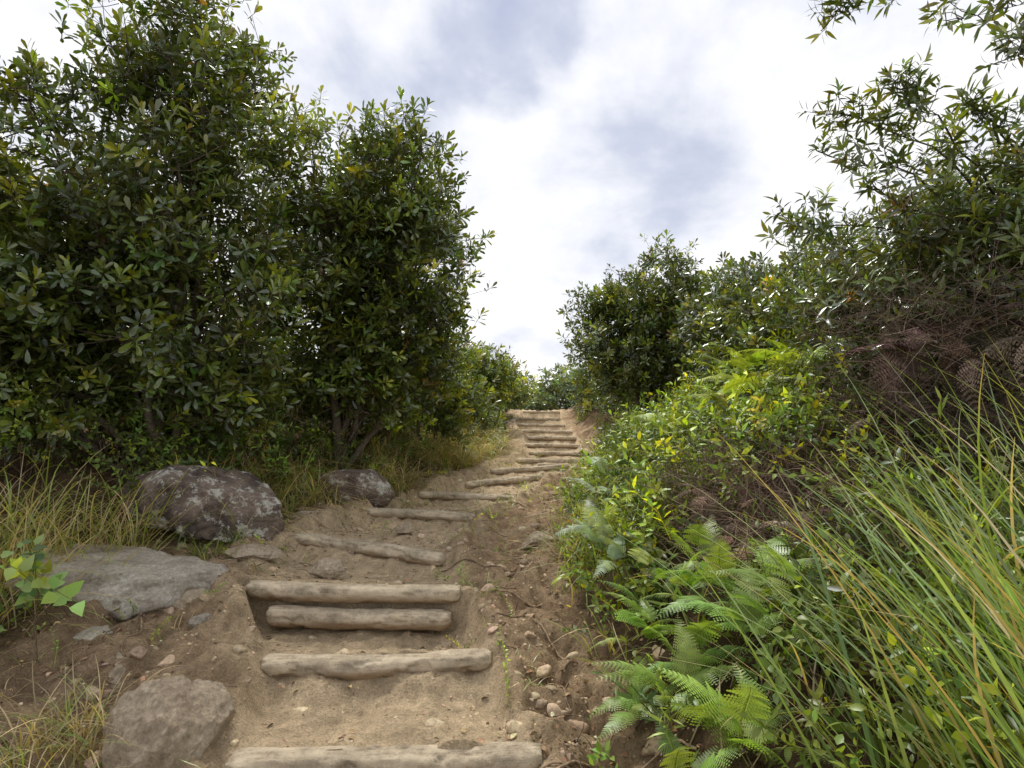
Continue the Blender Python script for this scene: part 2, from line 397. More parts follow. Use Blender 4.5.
keep = (px < redge(py) + .3) & (px > ledge(py) - .6); px, py = px[keep], py[keep]; N = len(px)
sz = .003 + .009 * rng.random(N) + .05 * rng.random(N) ** 12
pz = T(px, py) - sz * .2
col = np.array([.47, .36, .25]) * rng.uniform(.6, 1.25, (N, 1)) * (1 + rng.normal(0, .03, (N, 3)))
k = rng.integers(0, 6, N)
rot = frames(np.stack([rng.normal(0, .4, N), rng.normal(0, .4, N), np.ones(N)], 1), rng.random(N) * 6.28)
for j in range(6):
    m = k == j; pb.inst(tm[j], np.stack([px, py, pz], 1)[m], rot[m], sz[m], col[m])
pb.build('soil_clods', [M_peb])

# exposed roots on the worn edges
rb = Buf(); r = np.random.default_rng(60)
for i in range(46):
    y0 = r.uniform(2.0, 7.5); rt = r.random() < .6
    x0 = (rend(y0) + r.uniform(.1, .6)) if rt else (lend(y0) - r.uniform(.1, .9)); ang = r.uniform(0, 6.28) if not rt else r.normal(2.4, .8); K = 14
    px_, py_ = [x0], [y0]; st = r.uniform(.02, .055)
    for k in range(K - 1):
        ang += r.normal(0, .28); px_.append(px_[-1] + math.cos(ang) * st); py_.append(py_[-1] + math.sin(ang) * st)
    px_, py_ = np.array(px_), np.array(py_); rad = r.uniform(.003, .009)
    zz = T(px_, py_) + rad * .4 + np.sin(np.linspace(0, 3.14 * r.integers(1, 3), K)) * .012
    zz = np.convolve(np.pad(zz, 1, 'edge'), [.25, .5, .25], 'valid')
    rb.tubes(np.stack([px_, py_, zz], 1)[None], np.linspace(rad, rad * .3, K)[None], 6, np.array([.26, .19, .125]) * r.uniform(.7, 1.3))
rb.build('exposed_roots', [M_bark])

# ---------------------------------------------------------------- leaf templates
def leaf(L=1., W=.35, fold=.25, droop=.15, wide=.4, off=.1):
    s = np.array([0, wide * .8, wide * .8 + .33, 1.]); w = np.array([0, .5, .40, 0]) * W * L
    if wide > .5: s = np.array([0, .38, .78, 1.]); w = np.array([0, .38, .5, 0]) * W * L
    y = off * L + s * L; z = -droop * L * s ** 2
    V = [[0, y[0], z[0]]]
    for i in (1, 2): V += [[-w[i], y[i], z[i] + fold * w[i]], [0, y[i], z[i]], [w[i], y[i], z[i] + fold * w[i]]]
    V.append([0, y[3], z[3]])
    F = [(0, 2, 1), (0, 3, 2), (1, 2, 5), (1, 5, 4), (2, 3, 6), (2, 6, 5), (4, 5, 7), (5, 6, 7)]
    return np.array(V), np.array(F)
def rx(a): c, s = math.cos(a), math.sin(a); return np.array([[1, 0, 0], [0, c, -s], [0, s, c]])
def ry(a): c, s = math.cos(a), math.sin(a); return np.array([[c, 0, s], [0, 1, 0], [-s, 0, c]])
def rz(a): c, s = math.cos(a), math.sin(a); return np.array([[c, -s, 0], [s, c, 0], [0, 0, 1]])
def assemble(parts):
    Vs, Fs, Cs = [], [], []; n = 0
    for V, F, C in parts:
        Vs.append(V); Fs.append(F + n); Cs.append(np.broadcast_to(C, V.shape)); n += len(V)
    return np.concatenate(Vs), np.concatenate(Fs), np.concatenate(Cs)
def stick(p0, p1, r0, r1, c):
    b = Buf(); b.tubes(np.array([[p0, p1]]), np.array([[r0, r1]]), 3, c); return b.V[0], b.F[0], np.array(c)
def rosette(n, L, W, seed, e0=.0, e1=1.1, droop=.15, h=.05, fold=.25, wide=.4):
    r = np.random.default_rng(seed); parts = [stick([0, 0, -h], [0, 0, h], .004, .002, (1.4, .9, 1.))]
    for i in range(n):
        t = i / (n - 1); e = e0 + (e1 - e0) * t + r.normal(0, .2)
        V, F = leaf(L * r.uniform(.65, 1.12), W * r.uniform(.85, 1.15), fold, droop * r.uniform(.3, 1.8), wide)
        V = V @ ry(r.normal(0, .35)).T
        V = V @ rx(e).T @ rz(i * 2.4 + r.normal(0, .3)).T; V[:, 2] += h * (t * 2 - 1)
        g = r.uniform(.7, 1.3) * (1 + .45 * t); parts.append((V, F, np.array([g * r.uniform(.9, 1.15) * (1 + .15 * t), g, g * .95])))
    return assemble(parts)
def sprig(n, L, W, seed, length=.3, e=.5, droop=.2, wide=.4):
    r = np.random.default_rng(seed); bx, by = r.normal(0, .06, 2)
    pt = lambda t: np.array([bx * t * t * 2, by * t * t * 2, length * t])
    parts = [stick(pt(0), pt(.5), .003, .0025, (1.1, .8, .9)), stick(pt(.5), pt(1), .0025, .0015, (1.1, .9, .9))]
    for i in range(n):
        t = .12 + .88 * i / (n - 1)
        V, F = leaf(L * r.uniform(.65, 1.1) * (1.1 - .35 * t), W * r.uniform(.85, 1.15), .2, droop * r.uniform(.3, 1.8), wide)
        V = V @ ry(r.normal(0, .4)).T @ rx(e + r.normal(0, .25) + .5 * t ** 3).T @ rz(i * 2.55 + r.normal(0, .4)).T + pt(t)
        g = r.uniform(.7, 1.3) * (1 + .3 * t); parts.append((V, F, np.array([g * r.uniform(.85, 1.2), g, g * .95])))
    return assemble(parts)
def frond(L=.6, pairs=20, seg=8, arch=.5, droop=.55, seed=0, wid=.26):
    r = np.random.default_rng(seed); parts = []
    cur = lambda s: np.array([.03 * np.sin(s * 4 + seed), L * s * .95, arch * L * s - droop * L * s * s])
    for a, b in zip(np.linspace(0, .9, 6), np.linspace(.18, 1, 6)): parts.append(stick(cur(a), cur(b), .0035 * (1.1 - a), .003 * (1.05 - b), (1.1, .9, .6)))
    Vs, Fs, Cs = [], [], []; n = 0
    for i in range(pairs):
        s = .16 + .84 * i / pairs; p = cur(s); lp = wid * L * (1 - s) ** .75 * min(1, .55 + s * 1.6)
        tang = norm(cur(s + .02) - p)
        for sg in (-1, 1):
            dr = norm(np.array([sg * 1., .0, 0]) + tang * .45 + np.array([0, 0, r.normal(-.05, .08)])); up = norm(np.cross(tang, dr) * sg * -1) 
            side_ = np.cross(up, dr); g = r.uniform(.8, 1.2)
            for k in range(seg):
                u = (k + .4) / seg; q = p + dr * lp * u + np.array([0, 0, -.25 * lp * u * u]); wl = lp * .24 * (1 - u * .75) ; hw = lp / seg * .42
                for s2 in (-1, 1):
                    tip = q + side_ * s2 * wl + dr * hw * .6
                    V = np.array([q - dr * hw, q + dr * hw, tip + dr * hw * .3, tip - dr * hw * .5])
                    Vs.append(V); Fs.append(np.array([[0, 1, 2], [0, 2, 3]]) + n); Cs.append(np.full((4, 3), g)); n += 4
    parts.append((np.concatenate(Vs), np.concatenate(Fs), np.concatenate(Cs)))
    return assemble(parts)

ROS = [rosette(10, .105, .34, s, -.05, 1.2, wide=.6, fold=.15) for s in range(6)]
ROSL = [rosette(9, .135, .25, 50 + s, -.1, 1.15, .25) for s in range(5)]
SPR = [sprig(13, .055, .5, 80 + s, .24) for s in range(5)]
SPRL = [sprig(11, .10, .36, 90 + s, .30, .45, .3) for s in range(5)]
SPRN = [sprig(13, .10, .17, 95 + s, .34, .7, .4) for s in range(4)]
BROAD = [sprig(6, .10, .85, 120 + s, .22, .2, .35, .32) for s in range(4)]
FRO = [frond(.6, 20, 7, .55, .65, s) for s in range(4)]
FROD = [frond(.5, 13, 6, .2, .9, 10 + s, .3) for s in range(3)]

def place(buf, tmpls, pos, axis, scl, col, mat=0, r=rng):
    n = len(pos); k = r.integers(0, len(tmpls), n); rot = frames(axis, r.random(n) * 6.28)
    for j, t in enumerate(tmpls):
        m = k == j; buf.inst(t, pos[m], rot[m], scl[m], col[m], mat)

def jitcol(base, n, r, a=.30, hue=.08, odd=.007):
    c = np.array(base) * np.exp(r.normal(0, a, (n, 1))) * (1 + r.normal(0, hue, (n, 3)))
    yl = r.random(n) < .2; c[yl] *= np.array([2.0, 1.7, .8])
    o = r.random(n) < odd; c[o] = np.array([.34, .20, .06]) * r.uniform(.6, 1.2, (o.sum(), 1))
    return np.clip(c, .005, .8)

def tree(name, base, lobes, heads, per, tmpls, lsc, col, trunk_r=.06, seed=0, spread=.16, gap=.44, bark=(.13, .105, .08), mat=None, flat=.8, bare=.1):
    r = np.random.default_rng(seed); b = Buf(); base = np.array(base, float); lobes = np.array(lobes, float)
    c = lobes[:, :3]; rad = lobes[:, 3]
    limbs = []
    for i in range(len(lobes)):
        s = base + np.append(r.normal(0, trunk_r * 3.2, 2), -.1); e = c[i]; h = e[2] - s[2]
        m1 = s + np.array([0, 0, h * .35]) + (e - s) * .12 + np.append(r.normal(0, .18, 2), 0); m2 = s + (e - s) * .6 + np.array([0, 0, h * .12]) + r.normal(0, .15, 3)
        t = np.linspace(0, 1, 14)[:, None]
        p = (1 - t) ** 3 * s + 3 * t * (1 - t) ** 2 * m1 + 3 * t * t * (1 - t) * m2 + t ** 3 * e
        p[1:] += r.normal(0, .025, (13, 3)); limbs.append(p)
    limbs = np.array(limbs); R = np.linspace(1, .22, 14)[None] * trunk_r * r.uniform(.5, 1.1, (len(lobes), 1))
    b.tubes(limbs, R, 8, bark, 1)
    subs = []; nb = 10
    for i in range(len(lobes)):
        for k in range(nb):
            s = limbs[i][r.integers(6, 14)]; dv = norm(r.normal(size=3) + np.array([0, 0, .3])); e = c[i] + dv * rad[i] * r.uniform(.6, .95)
            t = np.linspace(0, 1, 8)[:, None]; mid = (s + e) / 2 + np.array([0, 0, -.05]) + r.normal(0, .1, 3) * rad[i]
            p = (1 - t) ** 2 * s + 2 * t * (1 - t) * mid + t * t * e; p[1:-1] += r.normal(0, .012, (6, 3)); subs.append(p)
    subs = np.array(subs); b.tubes(subs, np.linspace(.3, .09, 8)[None] * trunk_r, 5, bark, 1)
    nodes = np.concatenate([subs.reshape(-1, 3), limbs[:, 8:].reshape(-1, 3)])
    wgt = rad ** 2.2; wgt /= wgt.sum(); k = r.choice(len(lobes), heads * 3, p=wgt); dv = norm(r.normal(size=(heads * 3, 3)))
    rn = .62 + .80 * fbm(dv * 2.2 + k[:, None] * 5.1, 3, seed)
    pos = c[k] + dv * (rad[k] * rn * (.30 + .70 * r.random(heads * 3) ** .5))[:, None] * np.array([1, 1, .95])
    keep = fbm(pos * 2.1 + seed, 2, seed + 3) > gap
    pos = pos[keep][:heads]; k = k[keep][:heads]
    pos = pos[pos[:, 2] > T(pos[:, 0], pos[:, 1]) + bare]; n = len(pos)
    near = np.empty(n, int)
    for a in range(0, n, 400):
        dd = ((pos[a:a + 400, None] - nodes[None]) ** 2).sum(2); near[a:a + 400] = dd.argmin(1)
    s = nodes[near]; t = np.linspace(0, 1, 4)[None, :, None]; mid = (s + pos) / 2 + r.normal(0, .05, (n, 3))
    tw = (1 - t) ** 2 * s[:, None] + 2 * t * (1 - t) * mid[:, None] + t * t * pos[:, None]
    b.tubes(tw, np.array([.007, .006, .005, .003])[None], 3, np.array(bark) * .8, 1)
    ph = np.repeat(pos, per, 0); m = len(ph); ctr = c.mean(0)
    rp = ph + r.normal(0, 1, (m, 3)) * np.array([1, 1, flat]) * spread * lsc ** .5
    out = norm(rp - ctr)
    ax = out * .55 + np.array([0, 0, .65]) + r.normal(0, .5, (m, 3)) + norm(rp - ph) * .5
    b.tubes(np.stack([ph, (ph + rp) / 2 + np.array([0, 0, -.01]), rp], 1), np.array([.0035, .003, .0022])[None], 3, np.array(bark) * .9, 1)
    headcol = np.repeat(np.exp(r.normal(0, .30, n)), per)
    cc = jitcol(col, m, r) * headcol[:, None]
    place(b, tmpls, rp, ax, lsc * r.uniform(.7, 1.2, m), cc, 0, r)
    return b.build(name, [mat or M_leaf, M_bark])

G1 = (.060, .092, .018); G2 = (.070, .106, .020); G3 = (.105, .155, .026); G4 = (.17, .25, .045)
tree('broadleaf_tree', (-3.15, 5.3, .8), [(-3.15, 5.3, 4.75, .80), (-3.0, 5.2, 4.15, .75), (-4.0, 4.9, 3.35, 1.0), (-2.95, 5.1, 3.25, .85), (-3.75, 5.2, 2.5, 1.05), (-4.6, 4.6, 2.2, 1.0),
     (-2.75, 5.4, 2.25, .75), (-4.1, 4.8, 1.65, .65), (-3.2, 5.5, 1.6, .6)], 840, 6, ROS, 1.0, G1, .06, 1, bare=.25)
tree('broadleaf_tree', (-2.2, 7.3, .9), [(-2.5, 6.9, 4.5, .8), (-1.6, 6.8, 4.2, .85), (-1.35, 7.0, 3.45, .78), (-2.35, 6.9, 3.3, .9), (-1.45, 7.4, 2.6, .78), (-2.4, 7.2, 2.2, .75), (-1.25, 8.1, 2.0, .55), (-1.9, 7.2, 1.75, .5)],
     780, 6, ROS, 1.05, G2, .055, 2, bare=.35)
tree('broadleaf_tree', (-5.6, 6.5, .9), [(-5.6, 6.3, 3.3, 1.0), (-5.4, 6.8, 2.7, 1.2), (-4.4, 7.6, 2.2, 1.1), (-6.5, 5.6, 2.4, 1.2), (-3.6, 6.6, 1.7, .8)], 360, 5, ROS, 1.3, G1, .08, 3)
tree('bush', (-1.5, 9.3, .95), [(-1.6, 9.4, 2.1, .75), (-1.15, 9.7, 1.7, .5), (-2.4, 9.2, 2.2, .9), (-2.9, 8.2, 1.7, .7)], 270, 5, ROS, 1.2, G2, .035, 4, bare=.25)
tree('bush', (-1.2, 11.8, 1.2), [(-1.2, 11.8, 2.2, .6), (-.7, 12.2, 1.75, .4), (-1.9, 12, 2.4, .9)], 170, 5, ROS, 1.3, G1, .035, 5, bare=.3)
tree('small_tree', (-.75, 15.5, 1.5), [(-.75, 15.4, 3.1, .55), (-.35, 15.6, 2.75, .5), (-1.4, 15.7, 2.9, .7), (-.8, 15.5, 2.5, .35)], 150, 5, ROS, 1.3, G3, .06, 6, bare=.5)
tree('bush', (-.6, 19, 1.9), [(-.7, 19, 2.9, .8), (-1.8, 19, 3.3, 1.0), (-.2, 20.2, 2.9, .6)], 190, 4, ROS, 1.7, G2, .04, 7)
tree('broadleaf_tree', (2.75, 11.0, 1.6), [(2.55, 10.8, 4.0, .9), (1.85, 10.8, 3.35, .75), (3.2, 10.8, 3.35, .9), (2.5, 10.7, 2.7, .85), (1.9, 11.2, 2.45, .5)], 430, 6, ROS, 1.15, G1, .06, 8, gap=.43, bare=.4)
tree('broadleaf_tree', (4.1, 9.2, 1.7), [(3.9, 9.2, 3.35, .9), (4.9, 8.8, 3.5, 1.1), (3.4, 8.9, 2.7, .8), (4.4, 8.6, 2.6, 1.0)], 380, 5, ROS, 1.15, G1, .06, 9)
tree('bush', (3.0, 6.4, 1.3), [(3.1, 6.5, 2.25, .7), (3.9, 6.3, 2.6, .9), (2.6, 6.9, 1.9, .5), (4.6, 6.0, 2.0, .9)], 380, 6, ROS, .85, G2, .035, 10)
tree('broadleaf_tree', (3.9, 4.6, 1.3), [(3.15, 4.5, 2.6, .6), (3.55, 4.0, 2.4, .8), (3.2, 5.0, 2.25, .6), (4.3, 4.6, 2.9, .9), (2.75, 4.3, 2.1, .45), (3.5, 3.8, 1.8, .6), (3.7, 4.9, 1.8, .7)], 520, 6, ROSL, .75, G1, .05, 12)
tree('bush', (2.6, 15, 1.9), [(2.75, 15, 2.6, .7), (3.5, 14.5, 2.9, 1.0)], 180, 5, ROS, 1.4, G2, .035, 13)
tree('bush', (2.9, 20, 2.3), [(2.9, 20, 3.1, .7), (3.6, 20, 3.4, 1.1)], 180, 4, ROS, 1.7, G1, .035, 14)
far = []
rf = np.random.default_rng(5)
for i in range(26):
    xx = rf.uniform(-9, 12); yy = rf.uniform(27, 38); far.append((xx, yy, 2.2 + rf.uniform(.3, 1.5), rf.uniform(.9, 1.5)))
tree('distant_trees', (1, 31, 1.6), far, 1100, 4, ROS, 2.6, (.08, .120, .045), .02, 15, spread=.2, gap=.4)

def leafy(name, base, paths, seed, lsc, col, dens=34, tm=ROSL, step_in=.25, rad=.014):
    r = np.random.default_rng(seed); b = Buf()
    for pth in paths:
        pth = np.array(pth, float); t = np.linspace(0, len(pth) - 1, 16)
        p = np.stack([np.interp(t, np.arange(len(pth)), pth[:, k]) for k in range(3)], 1)
        p[1:-1] = (p[:-2] + 2 * p[1:-1] + p[2:]) / 4; p += r.normal(0, .012, p.shape)
        b.tubes(p[None], np.linspace(rad, .003, 16)[None], 5, (.09, .07, .05), 1)
        n = int(dens); u = step_in + (1 - step_in) * r.random(n) ** .8; st = np.stack([np.interp(u * 15, np.arange(16), p[:, k]) for k in range(3)], 1)
        dr = norm(p[-1] - p[0]); off = norm(r.normal(0, 1, (n, 3)) + dr * .9 + np.array([0, 0, .15])) * r.uniform(.06, .30, (n, 1)) * (1.15 - u[:, None] * .6)
        e = st + off; b.tubes(np.stack([st, (st + e) / 2 + r.normal(0, .015, (n, 3)), e], 1), np.array([.004, .003, .002])[None], 3, (.1, .08, .05), 1)
        place(b, tm, e, norm(off) + np.array([0, 0, .3]) + r.normal(0, .3, (n, 3)), lsc * r.uniform(.7, 1.15, n), jitcol(col, n, r), 0, r)
    return b.build(name, [M_leaf, M_bark])
leafy('overhanging_tree', None, [
  [(4.2, 4.0, 1.2), (3.5, 3.9, 2.2), (2.7, 3.8, 2.7), (1.85, 3.8, 2.75)],
  [(4.2, 4.0, 1.2), (3.5, 3.9, 2.5), (2.8, 3.8, 3.1), (2.1, 3.8, 3.25)],
  [(4.2, 4.0, 1.2), (3.6, 3.9, 2.7), (3.0, 3.9, 3.35), (2.3, 3.9, 3.6)],
  [(4.2, 4.0, 1.2), (3.6, 3.9, 2.7), (3.1, 3.9, 3.5), (2.75, 3.9, 3.8)],
  [(4.2, 4.0, 1.2), (3.9, 3.8, 2.7), (3.45, 3.8, 3.3), (3.25, 3.8, 3.6)],
  [(4.2, 4.0, 1.2), (3.7, 3.6, 2.2), (3.1, 3.6, 2.6), (2.3, 3.5, 2.85)],
  [(4.2, 4.0, 1.2), (4.1, 3.7, 2.6), (3.7, 3.6, 3.1), (3.3, 3.6, 3.0)],
  [(4.2, 4.0, 1.2), (4.6, 3.4, 3.4), (3.6, 3.3, 4.3), (2.5, 3.3, 4.05), (1.95, 3.3, 3.85)],
  [(4.2, 4.0, 1.2), (4.6, 3.4, 3.3), (3.9, 3.3, 4.1), (3.2, 3.3, 3.95), (2.6, 3.3, 3.8)],
  [(4.2, 4.0, 1.2), (4.6, 3.4, 3.3), (4.0, 3.3, 3.9), (3.4, 3.3, 3.8), (3.0, 3.3, 3.55)],
], 77, .76, G2, 50)

# ---------------------------------------------------------------- understorey
def fill(name, n, sampler, tmpls, lsc, col, hfun, seed, mat=M_soft, lean=(0, 0, 1), upw=.7, pw=.45, stems=True, clear=1.75):
    r = np.random.default_rng(seed); x, y, dd = sampler(n, r)
    g = T(x, y); H = hfun(dd, x, y, r); z = g + H * r.random(len(x)) ** pw
    pos = np.stack([x, y, z], 1)
    keep = (np.linalg.norm(pos - np.array([0, 0, 1.3]), axis=1) > clear)
    keep &= ~((np.hypot((x - 1.35) / .45, (y - 3.3) / .7) < 1) & (r.random(len(x)) < .85))     # dead patch
    keep &= ~((np.hypot((x - 2.5) / .65, (y - 3.3) / .65) < 1) & (r.random(len(x)) < .9))
    keep &= ~((x - redge(y) < .62) & (x > 0) & (y < 3.2) & (r.random(len(x)) < .85))              # fern pocket
    keep &= fbm(pos * np.array([1.5, 1.5, .5]) + 3, 2, seed) > .36
    pos = pos[keep]; g = g[keep]; m = len(pos)
    ax = np.array(lean) * .6 + np.array([0, 0, upw]) + r.normal(0, .5, (m, 3))
    b = Buf(); clump = .5 + 1.1 * fbm(pos * 1.8, 2, seed)
    place(b, tmpls, pos, ax, lsc * r.uniform(.6, 1.25, m), jitcol(col, m, r) * clump[:, None], 0, r)
    if stems:
        q = r.random(m) < .5; e = pos[q]; s = e.copy(); s[:, 2] = g[q] - .03; s[:, :2] += r.normal(0, .12, (q.sum(), 2))
        b.tubes(np.stack([s, (s + e) / 2 + r.normal(0, .04, s.shape), e], 1), np.array([.005, .004, .002])[None], 3, (.13, .095, .065), 1)
    return b.build(name, [mat, M_bark])
def right_s(ya, yb, da, db, p=1.6):
    def f(n, r):
        y = ya + (yb - ya) * r.random(n) ** p; dd = da + (db - da) * r.random(n); return redge(y) + dd + .08 * r.normal(size=n), y, dd
    return f
def left_s(ya, yb, da, db, p=1.4):
    def f(n, r):
        y = ya + (yb - ya) * r.random(n) ** p; dd = da + (db - da) * r.random(n); return ledge(y) - dd, y, dd
    return f
def hR(dd, x, y, r): return (.08 + .30 * ss(.1, .8, dd) + .30 * ss(.7, 2.0, dd) + .45 * (fbm(np.stack([x, y, x * 0], 1) * 1.8, 2, 5) - .5)).clip(.04) * (.5 + .5 * ss(2, 4, y))
def hL(dd, x, y, r): return .08 + .40 * ss(.2, 1.0, dd) + .35 * ss(.8, 1.8, dd)
fill('undergrowth', 2200, right_s(1.3, 8, .05, 2.6, 1.5), SPR, .9, G3, hR, 201, lean=(-.6, -.4, 0))
fill('undergrowth', 800, right_s(1.8, 9, .3, 2.6), SPRL, .8, G1, hR, 202, lean=(-.6, -.4, 0))
fill('undergrowth', 800, right_s(1.6, 9, .1, 2.4), SPRN, .9, G3, hR, 210, lean=(-.5, -.4, 0))
fill('undergrowth', 330, right_s(3.4, 8, .1, 1.8), SPRL, .95, (.20, .28, .035), hR, 203, lean=(-.4, -.3, 0), pw=.15)
fill('undergrowth', 1000, right_s(7.5, 23, .1, 2.6, 1.2), SPR, 1.4, G2, hR, 204, lean=(-.6, -.4, 0))
fill('undergrowth', 800, left_s(5.0, 9, .45, 2.4), SPRL, .85, G2, hL, 205, lean=(.5, -.5, 0))
fill('undergrowth', 160, left_s(4.9, 9, .3, 1.6), SPRL, .85, G4, hL, 211, lean=(.5, -.5, 0), pw=.2)
fill('undergrowth', 700, left_s(8, 23, .1, 2.4, 1.2), SPR, 1.4, G3, hL, 206, lean=(.5, -.5, 0))
fill('undergrowth', 260, left_s(3.6, 5.2, .45, 1.8, 1.), SPR, .9, G3, hL, 207, lean=(.4, -.5, 0))
fill('creeping_vine', 50, lambda n, r: (r.uniform(-2.95, -2.35, n), r.uniform(2.95, 3.3, n), r.random(n)), BROAD, .95, (.17, .24, .07), lambda dd, x, y, r: .40 + 0 * dd, 208, lean=(.3, -.5, 0))
fill('low_herbs', 300, lambda n, r: ((lambda y: (np.where(r.random(n) < .55, rend(y) + r.normal(.12, .14, n), ledge(y) + r.normal(.2, .35, n)), y, y * 0))(r.uniform(2.2, 12, n))), SPR, .42, G4, lambda dd, x, y, r: .02 + 0 * dd, 209, stems=False)

# ---------------------------------------------------------------- grass
def blades(buf, base, az, lean, Ln, W, col, r, droop=.5, seg=7):
    n = len(base); t = np.linspace(0, 1, seg + 1)[None, :]
    h = np.stack([np.cos(az), np.sin(az), az * 0], 1); side_ = np.stack([-np.sin(az), np.cos(az), az * 0], 1)
    tw = r.normal(0, .5, n); sd = norm(side_ * np.cos(tw)[:, None] + h * np.sin(tw)[:, None] * .7 + np.array([0, 0, .3]) * np.sin(tw)[:, None])
    Ln = Ln[:, None]; lean = lean[:, None]; dr = (droop * r.uniform(.4, 1.5, n))[:, None]
    hor = Ln * (np.sin(lean) * t + dr * .55 * t ** 2); ver = Ln * (np.cos(lean) * t - dr * .55 * t ** 2.6)
    wob = (r.normal(0, .04, n)[:, None] * Ln * np.sin(t * 3))
    P = base[:, None] + h[:, None] * hor[..., None] + np.array([0, 0, 1.]) * ver[..., None] + side_[:, None] * wob[..., None]
    w = W[:, None] * np.minimum(1, .55 + 2 * t) * (1 - t ** 2.2) * .5 + .0004
    A = P - sd[:, None] * w[..., None]; B = P + sd[:, None] * w[..., None]
    V = np.stack([A, B], 2); idx = np.arange(n * (seg + 1) * 2).reshape(n, seg + 1, 2)
    a = idx[:, :-1, 0]; b_ = idx[:, :-1, 1]; c = idx[:, 1:, 1]; d_ = idx[:, 1:, 0]
    F = np.concatenate([np.stack([a, b_, c], -1).reshape(-1, 3), np.stack([a, c, d_], -1).reshape(-1, 3)])
    tipb = (r.random(n) < .4)[:, None, None] * ss(.7, 1, t)[..., None]
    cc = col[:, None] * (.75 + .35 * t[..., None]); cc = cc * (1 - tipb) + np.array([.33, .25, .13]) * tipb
    buf.add(V.reshape(-1, 3), F, np.repeat(cc, 2, 1).reshape(-1, 3))
def clump(name, centers, per, rad, Ln, W, green, dead, pdead, seed, lean=(.1, .5), droop=.5, azb=None):
    r = np.random.default_rng(seed); b = Buf(); c = np.repeat(np.array(centers, float), per, 0); n = len(c)
    xy = c + r.normal(0, rad, (n, 2)); base = np.stack([xy[:, 0], xy[:, 1], T(xy[:, 0], xy[:, 1]) - .02], 1)
    az = r.random(n) * 6.28 if azb is None else r.normal(azb[0], azb[1], n)
    col = np.array(green) * np.exp(r.normal(0, .25, (n, 1))) * (1 + r.normal(0, .08, (n, 3)))
    q = r.random(n) < pdead; col[q] = np.array(dead) * np.exp(r.normal(0, .25, (q.sum(), 1)))
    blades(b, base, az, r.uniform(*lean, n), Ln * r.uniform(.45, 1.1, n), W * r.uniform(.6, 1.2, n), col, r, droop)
    return b.build(name, [M_grass])
TAN = (.48, .38, .21); GG = (.21, .29, .06)
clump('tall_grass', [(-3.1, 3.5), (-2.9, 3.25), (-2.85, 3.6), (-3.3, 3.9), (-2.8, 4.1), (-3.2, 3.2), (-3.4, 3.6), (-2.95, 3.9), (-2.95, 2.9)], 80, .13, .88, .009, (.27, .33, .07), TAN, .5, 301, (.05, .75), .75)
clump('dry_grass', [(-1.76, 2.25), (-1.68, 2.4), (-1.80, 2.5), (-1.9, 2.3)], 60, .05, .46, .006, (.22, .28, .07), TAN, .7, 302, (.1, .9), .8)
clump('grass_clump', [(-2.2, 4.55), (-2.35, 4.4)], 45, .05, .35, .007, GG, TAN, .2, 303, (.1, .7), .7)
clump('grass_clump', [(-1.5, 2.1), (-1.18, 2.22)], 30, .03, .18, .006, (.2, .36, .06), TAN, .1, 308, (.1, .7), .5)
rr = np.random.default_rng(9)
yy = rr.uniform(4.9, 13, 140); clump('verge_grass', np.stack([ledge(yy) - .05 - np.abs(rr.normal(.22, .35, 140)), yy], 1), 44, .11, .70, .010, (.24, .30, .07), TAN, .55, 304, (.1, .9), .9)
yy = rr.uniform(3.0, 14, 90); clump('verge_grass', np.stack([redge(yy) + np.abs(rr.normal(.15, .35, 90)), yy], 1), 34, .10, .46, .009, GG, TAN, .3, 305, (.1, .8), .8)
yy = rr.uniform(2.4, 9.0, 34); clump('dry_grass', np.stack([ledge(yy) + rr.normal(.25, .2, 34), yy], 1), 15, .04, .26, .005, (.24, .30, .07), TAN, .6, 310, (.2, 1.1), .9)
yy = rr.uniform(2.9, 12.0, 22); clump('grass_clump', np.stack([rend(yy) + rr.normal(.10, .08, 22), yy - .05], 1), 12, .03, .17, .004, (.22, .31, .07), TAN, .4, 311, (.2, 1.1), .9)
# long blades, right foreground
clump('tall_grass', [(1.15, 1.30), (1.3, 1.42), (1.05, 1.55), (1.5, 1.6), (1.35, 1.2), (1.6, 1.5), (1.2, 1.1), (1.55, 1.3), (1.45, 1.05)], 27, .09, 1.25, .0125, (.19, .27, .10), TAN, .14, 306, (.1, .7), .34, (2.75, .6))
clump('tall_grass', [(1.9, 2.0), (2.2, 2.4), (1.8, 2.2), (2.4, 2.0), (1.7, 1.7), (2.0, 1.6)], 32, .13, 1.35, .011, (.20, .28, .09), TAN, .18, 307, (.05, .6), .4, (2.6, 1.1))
clump('tall_grass', [(1.0, 2.0), (1.2, 2.3), (.9, 2.5), (1.4, 2.7)], 14, .12, .6, .008, (.20, .28, .08), TAN, .3, 309, (.05, .7), .6)

